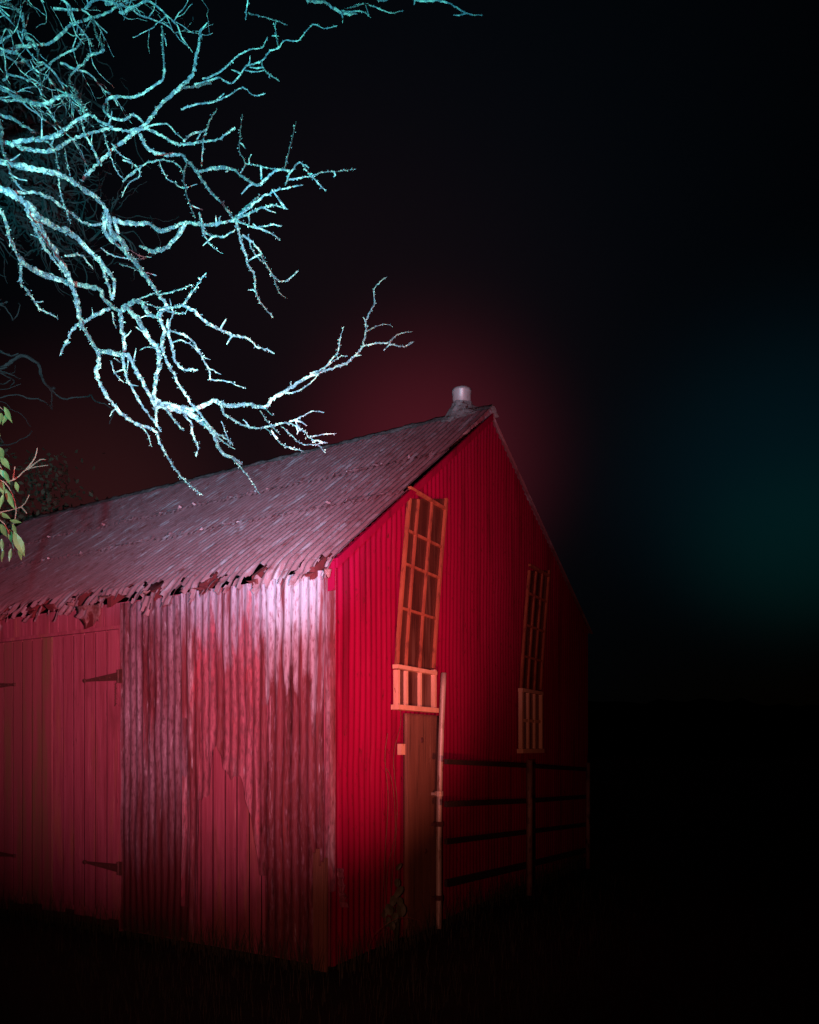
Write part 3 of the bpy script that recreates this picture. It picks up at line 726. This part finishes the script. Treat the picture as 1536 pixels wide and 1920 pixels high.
# fine procedural twigs filling the upper left of the crown
tangle = crown
def grow(mb, p, d, L, r, depth, rnd, spread=.55):
    n = max(4, int(L / .035)); P, Rr = [p], [r]
    for i in range(n):
        d = (d + Vector((rnd.gauss(0, .24), rnd.gauss(0, .24), rnd.gauss(0, .24)))).normalized()
        P.append(P[-1] + d * L / n); Rr.append(r * (1 - .5 * (i + 1) / n))
        if depth > 0 and rnd.random() < .19:
            nd = (d + Vector((rnd.gauss(0, spread), rnd.gauss(0, spread), rnd.gauss(0, spread)))).normalized()
            grow(mb, P[-1], nd, L * rnd.uniform(.4, .7), Rr[-1] * .65, depth - 1, rnd, spread)
    mb.tube(P, Rr, 5, .2)
rg = random.Random(12)
for k in range(26):
    px, py = rg.uniform(-80, 300), rg.uniform(-70, 60)
    if k > 15: px, py = rg.uniform(-80, 120), rg.uniform(60, 220)
    D = 5.6 + rg.uniform(0, .9); p = at(px, py, D) - TB
    a = rg.uniform(-.5, .9); grow(tangle, p, Vector((math.cos(a), rg.uniform(-.3, .3), -math.sin(a) * .7)).normalized(), rg.uniform(.3, .7), .009, 2, rg)
# trunk
tr = MB(); P = [Vector((.15 * math.sin(z * .9), .1 * math.cos(z * .7), z)) for z in [i * .25 for i in range(-1, 34)]]
tr.tube(P, [.30 - .024 * i * .25 * 1.2 + (.12 * math.exp(-i * .6)) for i in range(len(P))], 18, .06)
tr.build('trunk', M['bark'], tree)
for mb in limbs: mb.build('limb', M['bark'], tree)
crown.build('crown', M['bark'], tree)

# ------------------------------------------------------------------ second tree, further back and dimmer
bt = at(-260, 1400, 9.5); bt.z = 0
tree2 = empty('bare_tree', bt); tag(tree2, 'dim bare tree far behind the pale one, dark twigs at the upper left', 'tree')
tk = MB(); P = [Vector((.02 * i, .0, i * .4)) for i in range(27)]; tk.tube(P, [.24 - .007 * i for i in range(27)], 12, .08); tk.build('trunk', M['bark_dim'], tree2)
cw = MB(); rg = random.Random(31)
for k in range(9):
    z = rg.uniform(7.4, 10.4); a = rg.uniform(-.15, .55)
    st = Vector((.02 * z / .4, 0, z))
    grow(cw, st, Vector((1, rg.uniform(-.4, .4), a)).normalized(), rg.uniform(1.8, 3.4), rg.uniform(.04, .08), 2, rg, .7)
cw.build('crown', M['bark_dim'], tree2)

# ------------------------------------------------------------------ dark leafy trees behind the shed
def leafy(name, label, base, h, rx, seed, nleaf, cz):
    rg = random.Random(seed); t = empty(name, base); tag(t, label, 'tree', 'dark trees behind the shed')
    tk = MB(); tk.tube([(0, 0, 0), (.1, 0, h * .3), (.0, .1, h * .7)], [.22, .18, .08], 10, .08)
    for k in range(7):
        a = rg.uniform(0, 6.28); z = h * rg.uniform(.3, .6)
        tk.tube([(.05, 0, z), (math.cos(a) * rx * .4, math.sin(a) * rx * .4, z + .6), (math.cos(a) * rx * .75, math.sin(a) * rx * .75, z + 1.3)], [.08, .05, .02], 6, .1)
    tk.build('trunk', M['bark_dim'], t)
    cl = MB(); clumps = []
    for k in range(26):
        a = rg.uniform(0, 6.28); r_ = rx * rg.uniform(.1, .95); clumps.append((math.cos(a) * r_, math.sin(a) * r_, cz + (h - cz) * rg.random() ** .8 * (1 - .35 * r_ / rx), rg.uniform(.35, .85)))
    for k in range(nleaf):
        c_ = clumps[k % len(clumps)]; d = Vector((rg.gauss(0, 1), rg.gauss(0, 1), rg.gauss(0, .8))) * c_[3] * .55
        p = Vector(c_[:3]) + d; e1 = Vector((rg.gauss(0,1), rg.gauss(0,1), rg.gauss(0,1))).normalized() * .055; e2 = e1.cross(Vector((rg.gauss(0,1), rg.gauss(0,1), rg.gauss(0,1)))).normalized() * .03
        cl.add([p - e1, p + e2, p + e1, p - e2], [(0, 1, 2, 3)])
    cl.build('crown', M['leaf_far'], t)
b1 = at(60, 1400, 14); b1.z = 0; leafy('leafy_tree', 'dark broad tree behind the left end of the roof', b1, 6.9, 2.2, 5, 6000, 2.5)
b2 = at(-120, 1400, 12.5); b2.z = 0; leafy('leafy_tree', 'dark taller tree at the left edge behind the roof', b2, 8.2, 1.8, 6, 5000, 2.5)

# ------------------------------------------------------------------ leafy sapling at the left edge
sb = at(-75, 1400, 4.3); sb.z = 0
sap = empty('leafy_sapling', sb); tag(sap, 'drooping green leaves and thin stems at the left edge before the roof', 'plant')
st = MB(); P0 = [at(-75, yy, 4.3) - sb for yy in (1925, 1600, 1300, 1000, 740)]
P0 = [Vector((0, 0, 0))] + [Vector((.02 * i, 0, p.z)) for i, p in enumerate(P0) if p.z > .2]
st.tube(catmull(P0, .1), [.016] * len(catmull(P0, .1)), 7, .08)
TW = [((-75, 760), (-30, 745), (8, 770)), ((-75, 880), (-20, 850), (14, 900)), ((-70, 930), (0, 900), (30, 950), (20, 1000)), ((-70, 1000), (-10, 965), (40, 950), (55, 928)), ((-70, 1000), (0, 975), (30, 1040)),
      ((-40, 915), (25, 900), (50, 880), (90, 872)), ((50, 880), (66, 858), (70, 840)), ((52, 880), (75, 862), (85, 862)), ((25, 900), (28, 875)), ((40, 950), (50, 962))]
for tw in TW:
    pp = [at(a, c, 4.3 + .1 * math.sin(a * .05)) - sb for a, c in tw]; cc = catmull(pp, .03); n = len(cc)
    st.tube(cc, [.0045 * (1 - .65 * i / n) for i in range(n)], 5, .15)
st.build('stem', M['bare_wood'], sap)
LEAF = [(16, 777, 28, 12, -62), (2, 785, 22, 11, -80), (10, 786, 22, 9, -100), (4, 850, 26, 13, -60), (10, 868, 26, 12, -55), (14, 895, 26, 11, -62), (8, 890, 22, 10, -50), (5, 915, 24, 9, -80), (32, 913, 18, 8, -72), (20, 935, 34, 15, -65),
        (4, 940, 24, 10, -95), (10, 968, 24, 9, -30), (30, 978, 26, 7, -15), (8, 995, 30, 12, -55), (20, 1005, 26, 9, -72), (36, 1020, 40, 17, -68), (42, 1034, 30, 18, -80), (6, 1042, 22, 9, -85), (20, 1040, 20, 8, -110), (-5, 905, 26, 12, -70),
        (-8, 960, 26, 14, -50), (-10, 1010, 30, 14, -60), (-12, 850, 26, 12, -60), (-5, 800, 24, 12, -80), (5, 1022, 20, 10, -100), (28, 993, 24, 8, -60)]
lf = MB(); rg = random.Random(9)
for (x, y, ln, wd, ang) in LEAF:
    D = 4.25 + rg.uniform(-.12, .12); s_ = D / F; c_ = at(x, y, D) - sb
    a = R(ang); ax = Vector((math.cos(a), rg.uniform(-.45, .45), math.sin(a))).normalized() * ln * s_ * .62
    sd = Vector((-math.sin(a), rg.uniform(-.5, .5), math.cos(a))).normalized() * wd * s_ * .62
    nrm = ax.cross(sd).normalized() * wd * s_ * .14
    prof = [(-1, 0), (-.75, .45), (-.35, .88), (.05, 1), (.45, .72), (.8, .3), (1.1, 0)]
    v = [c_ + ax * t + sd * w_ * .8 + nrm for t, w_ in prof] + [c_ + ax * t for t, w_ in prof] + [c_ + ax * t - sd * w_ * .8 + nrm for t, w_ in prof]
    lf.add(v, [(i, i + 1, i + 8, i + 7) for i in range(6)] + [(i + 7, i + 8, i + 15, i + 14) for i in range(6)])
lf.build('foliage', M['leaf'], sap)

# ------------------------------------------------------------------ weeds at the foot of the gable
def weed(name, label, px, py, leaves, D, cat='plant'):
    base = at(px, py, D); base.z = 0
    w_ = empty(name, base); tag(w_, label, cat)
    sm = MB(); lm = MB(); rg = random.Random(px)
    for (x, y, r_) in leaves:
        p = at(x, y, D - rg.uniform(0, .06)) - base
        mid = Vector((p.x * .4, p.y * .4, p.z * .6)); sm.tube([(0, 0, 0), mid, p], [.004, .003, .002], 5)
        e1 = Vector((rg.uniform(-.4, .4), -.3, -1)).normalized() * r_ / F * D; e2 = Vector((1, rg.uniform(-.3, .3), .2)).normalized() * r_ / F * D * .75
        ring = [p + e1 * math.cos(t) * (1.15 if math.cos(t) > .9 else 1) + e2 * math.sin(t) for t in [k * math.pi / 5 for k in range(10)]]
        lm.add([p + Vector((0, -.008, 0))] + ring, [(0, k + 1, (k + 1) % 10 + 1) for k in range(10)])
    sm.build('stem', M['weed'], w_); lm.build('foliage', M['weed'], w_); return w_
weed('broadleaf_weed', 'round green leaves of a weed at the foot of the timber board', 745, 1770, [(745, 1655, 8), (748, 1672, 11), (738, 1688, 10), (730, 1705, 11), (752, 1705, 13), (741, 1720, 9), (722, 1712, 9), (735, 1735, 9), (748, 1625, 7), (750, 1690, 8), (727, 1728, 9)], 6.05)
# dry stem climbing the wall
vn = empty('dry_vine', at(712, 1760, 5.9) * 1); vn.location.z = 0; vb = vn.location.copy()
tag(vn, 'thin dry vine stems climbing the red wall left of the timber board', 'vine')
b = MB(); base_s = []
for q, pl in enumerate((((722, 1790), (718, 1700), (722, 1600), (728, 1500), (722, 1420), (727, 1375)), ((722, 1790), (726, 1640), (741, 1560), (736, 1470), (724, 1440)), ((722, 1790), (735, 1650), (745, 1520), (738, 1420), (752, 1350), (740, 1290)))):
    P = []
    for (x, y) in pl:
        s_, z = gab(x, y, .05); P.append(C0 + dR * s_ - dL * .05 + Vector((0, 0, z)) - vb)
    P[0] = Vector((P[0].x, P[0].y, 0)); cc = catmull(P, .04); b.tube(cc, [.0035 - .0015 * i / len(cc) for i in range(len(cc))], 5, .3)
b.build('stem', M['bare_wood'], vn)

# ------------------------------------------------------------------ grass
gr = MB(); rg = random.Random(77)
def blade(x, y, h, wd):
    a = rg.uniform(0, 6.28); l = rg.uniform(.1, .6) * h; dx, dy = math.cos(a), math.sin(a); sx, sy = -dy * wd, dx * wd
    gr.add([(x - sx, y - sy, -.02), (x + sx, y + sy, -.02), (x + dx * l * .4 + sx * .7, y + dy * l * .4 + sy * .7, h * .6), (x + dx * l * .4 - sx * .7, y + dy * l * .4 - sy * .7, h * .6), (x + dx * l, y + dy * l, h)], [(0, 1, 2, 3), (3, 2, 4)])
for k in range(9000):
    y = rg.uniform(2.6, 9); x = rg.uniform(-.62, .62) * y
    p = Vector((x, y, 0)) - C0; s_, t_ = p.dot(dR), p.dot(dL)
    if s_ > -.05 and t_ > -.05: continue
    blade(x, y, rg.uniform(.04, .13), .002)
for k in range(2200):   # tufts against the walls
    if rg.random() < .55: p = C0 + dL * rg.uniform(0, 5) - dR * abs(rg.gauss(.06, .06))
    else: p = C0 + dR * rg.uniform(0, 6) - dL * abs(rg.gauss(.08, .08))
    blade(p.x, p.y, rg.uniform(.08, .38) * rg.uniform(.5, 1), .0022)
tag(gr.build('grass', M['grass']), 'dark ragged grass in front of the shed', 'grass', kind='stuff')
# one long arching stalk
sk = MB(); P = [at(x, y, 5.6) for x, y in ((690, 1800), (695, 1765), (715, 1740), (745, 1722), (770, 1721), (788, 1727))]; P[0].z = 0
sb_ = Vector((P[0].x, P[0].y, 0)); cc = catmull(P, .03); sk.tube([p - sb_ for p in cc], [.003 - .0018 * i / len(cc) for i in range(len(cc))], 5)
o = sk.build('grass_stalk', M['bare_wood']); o.location = sb_
tag(o, 'single long dry grass stalk arching right before the gable foot', 'grass stalk')
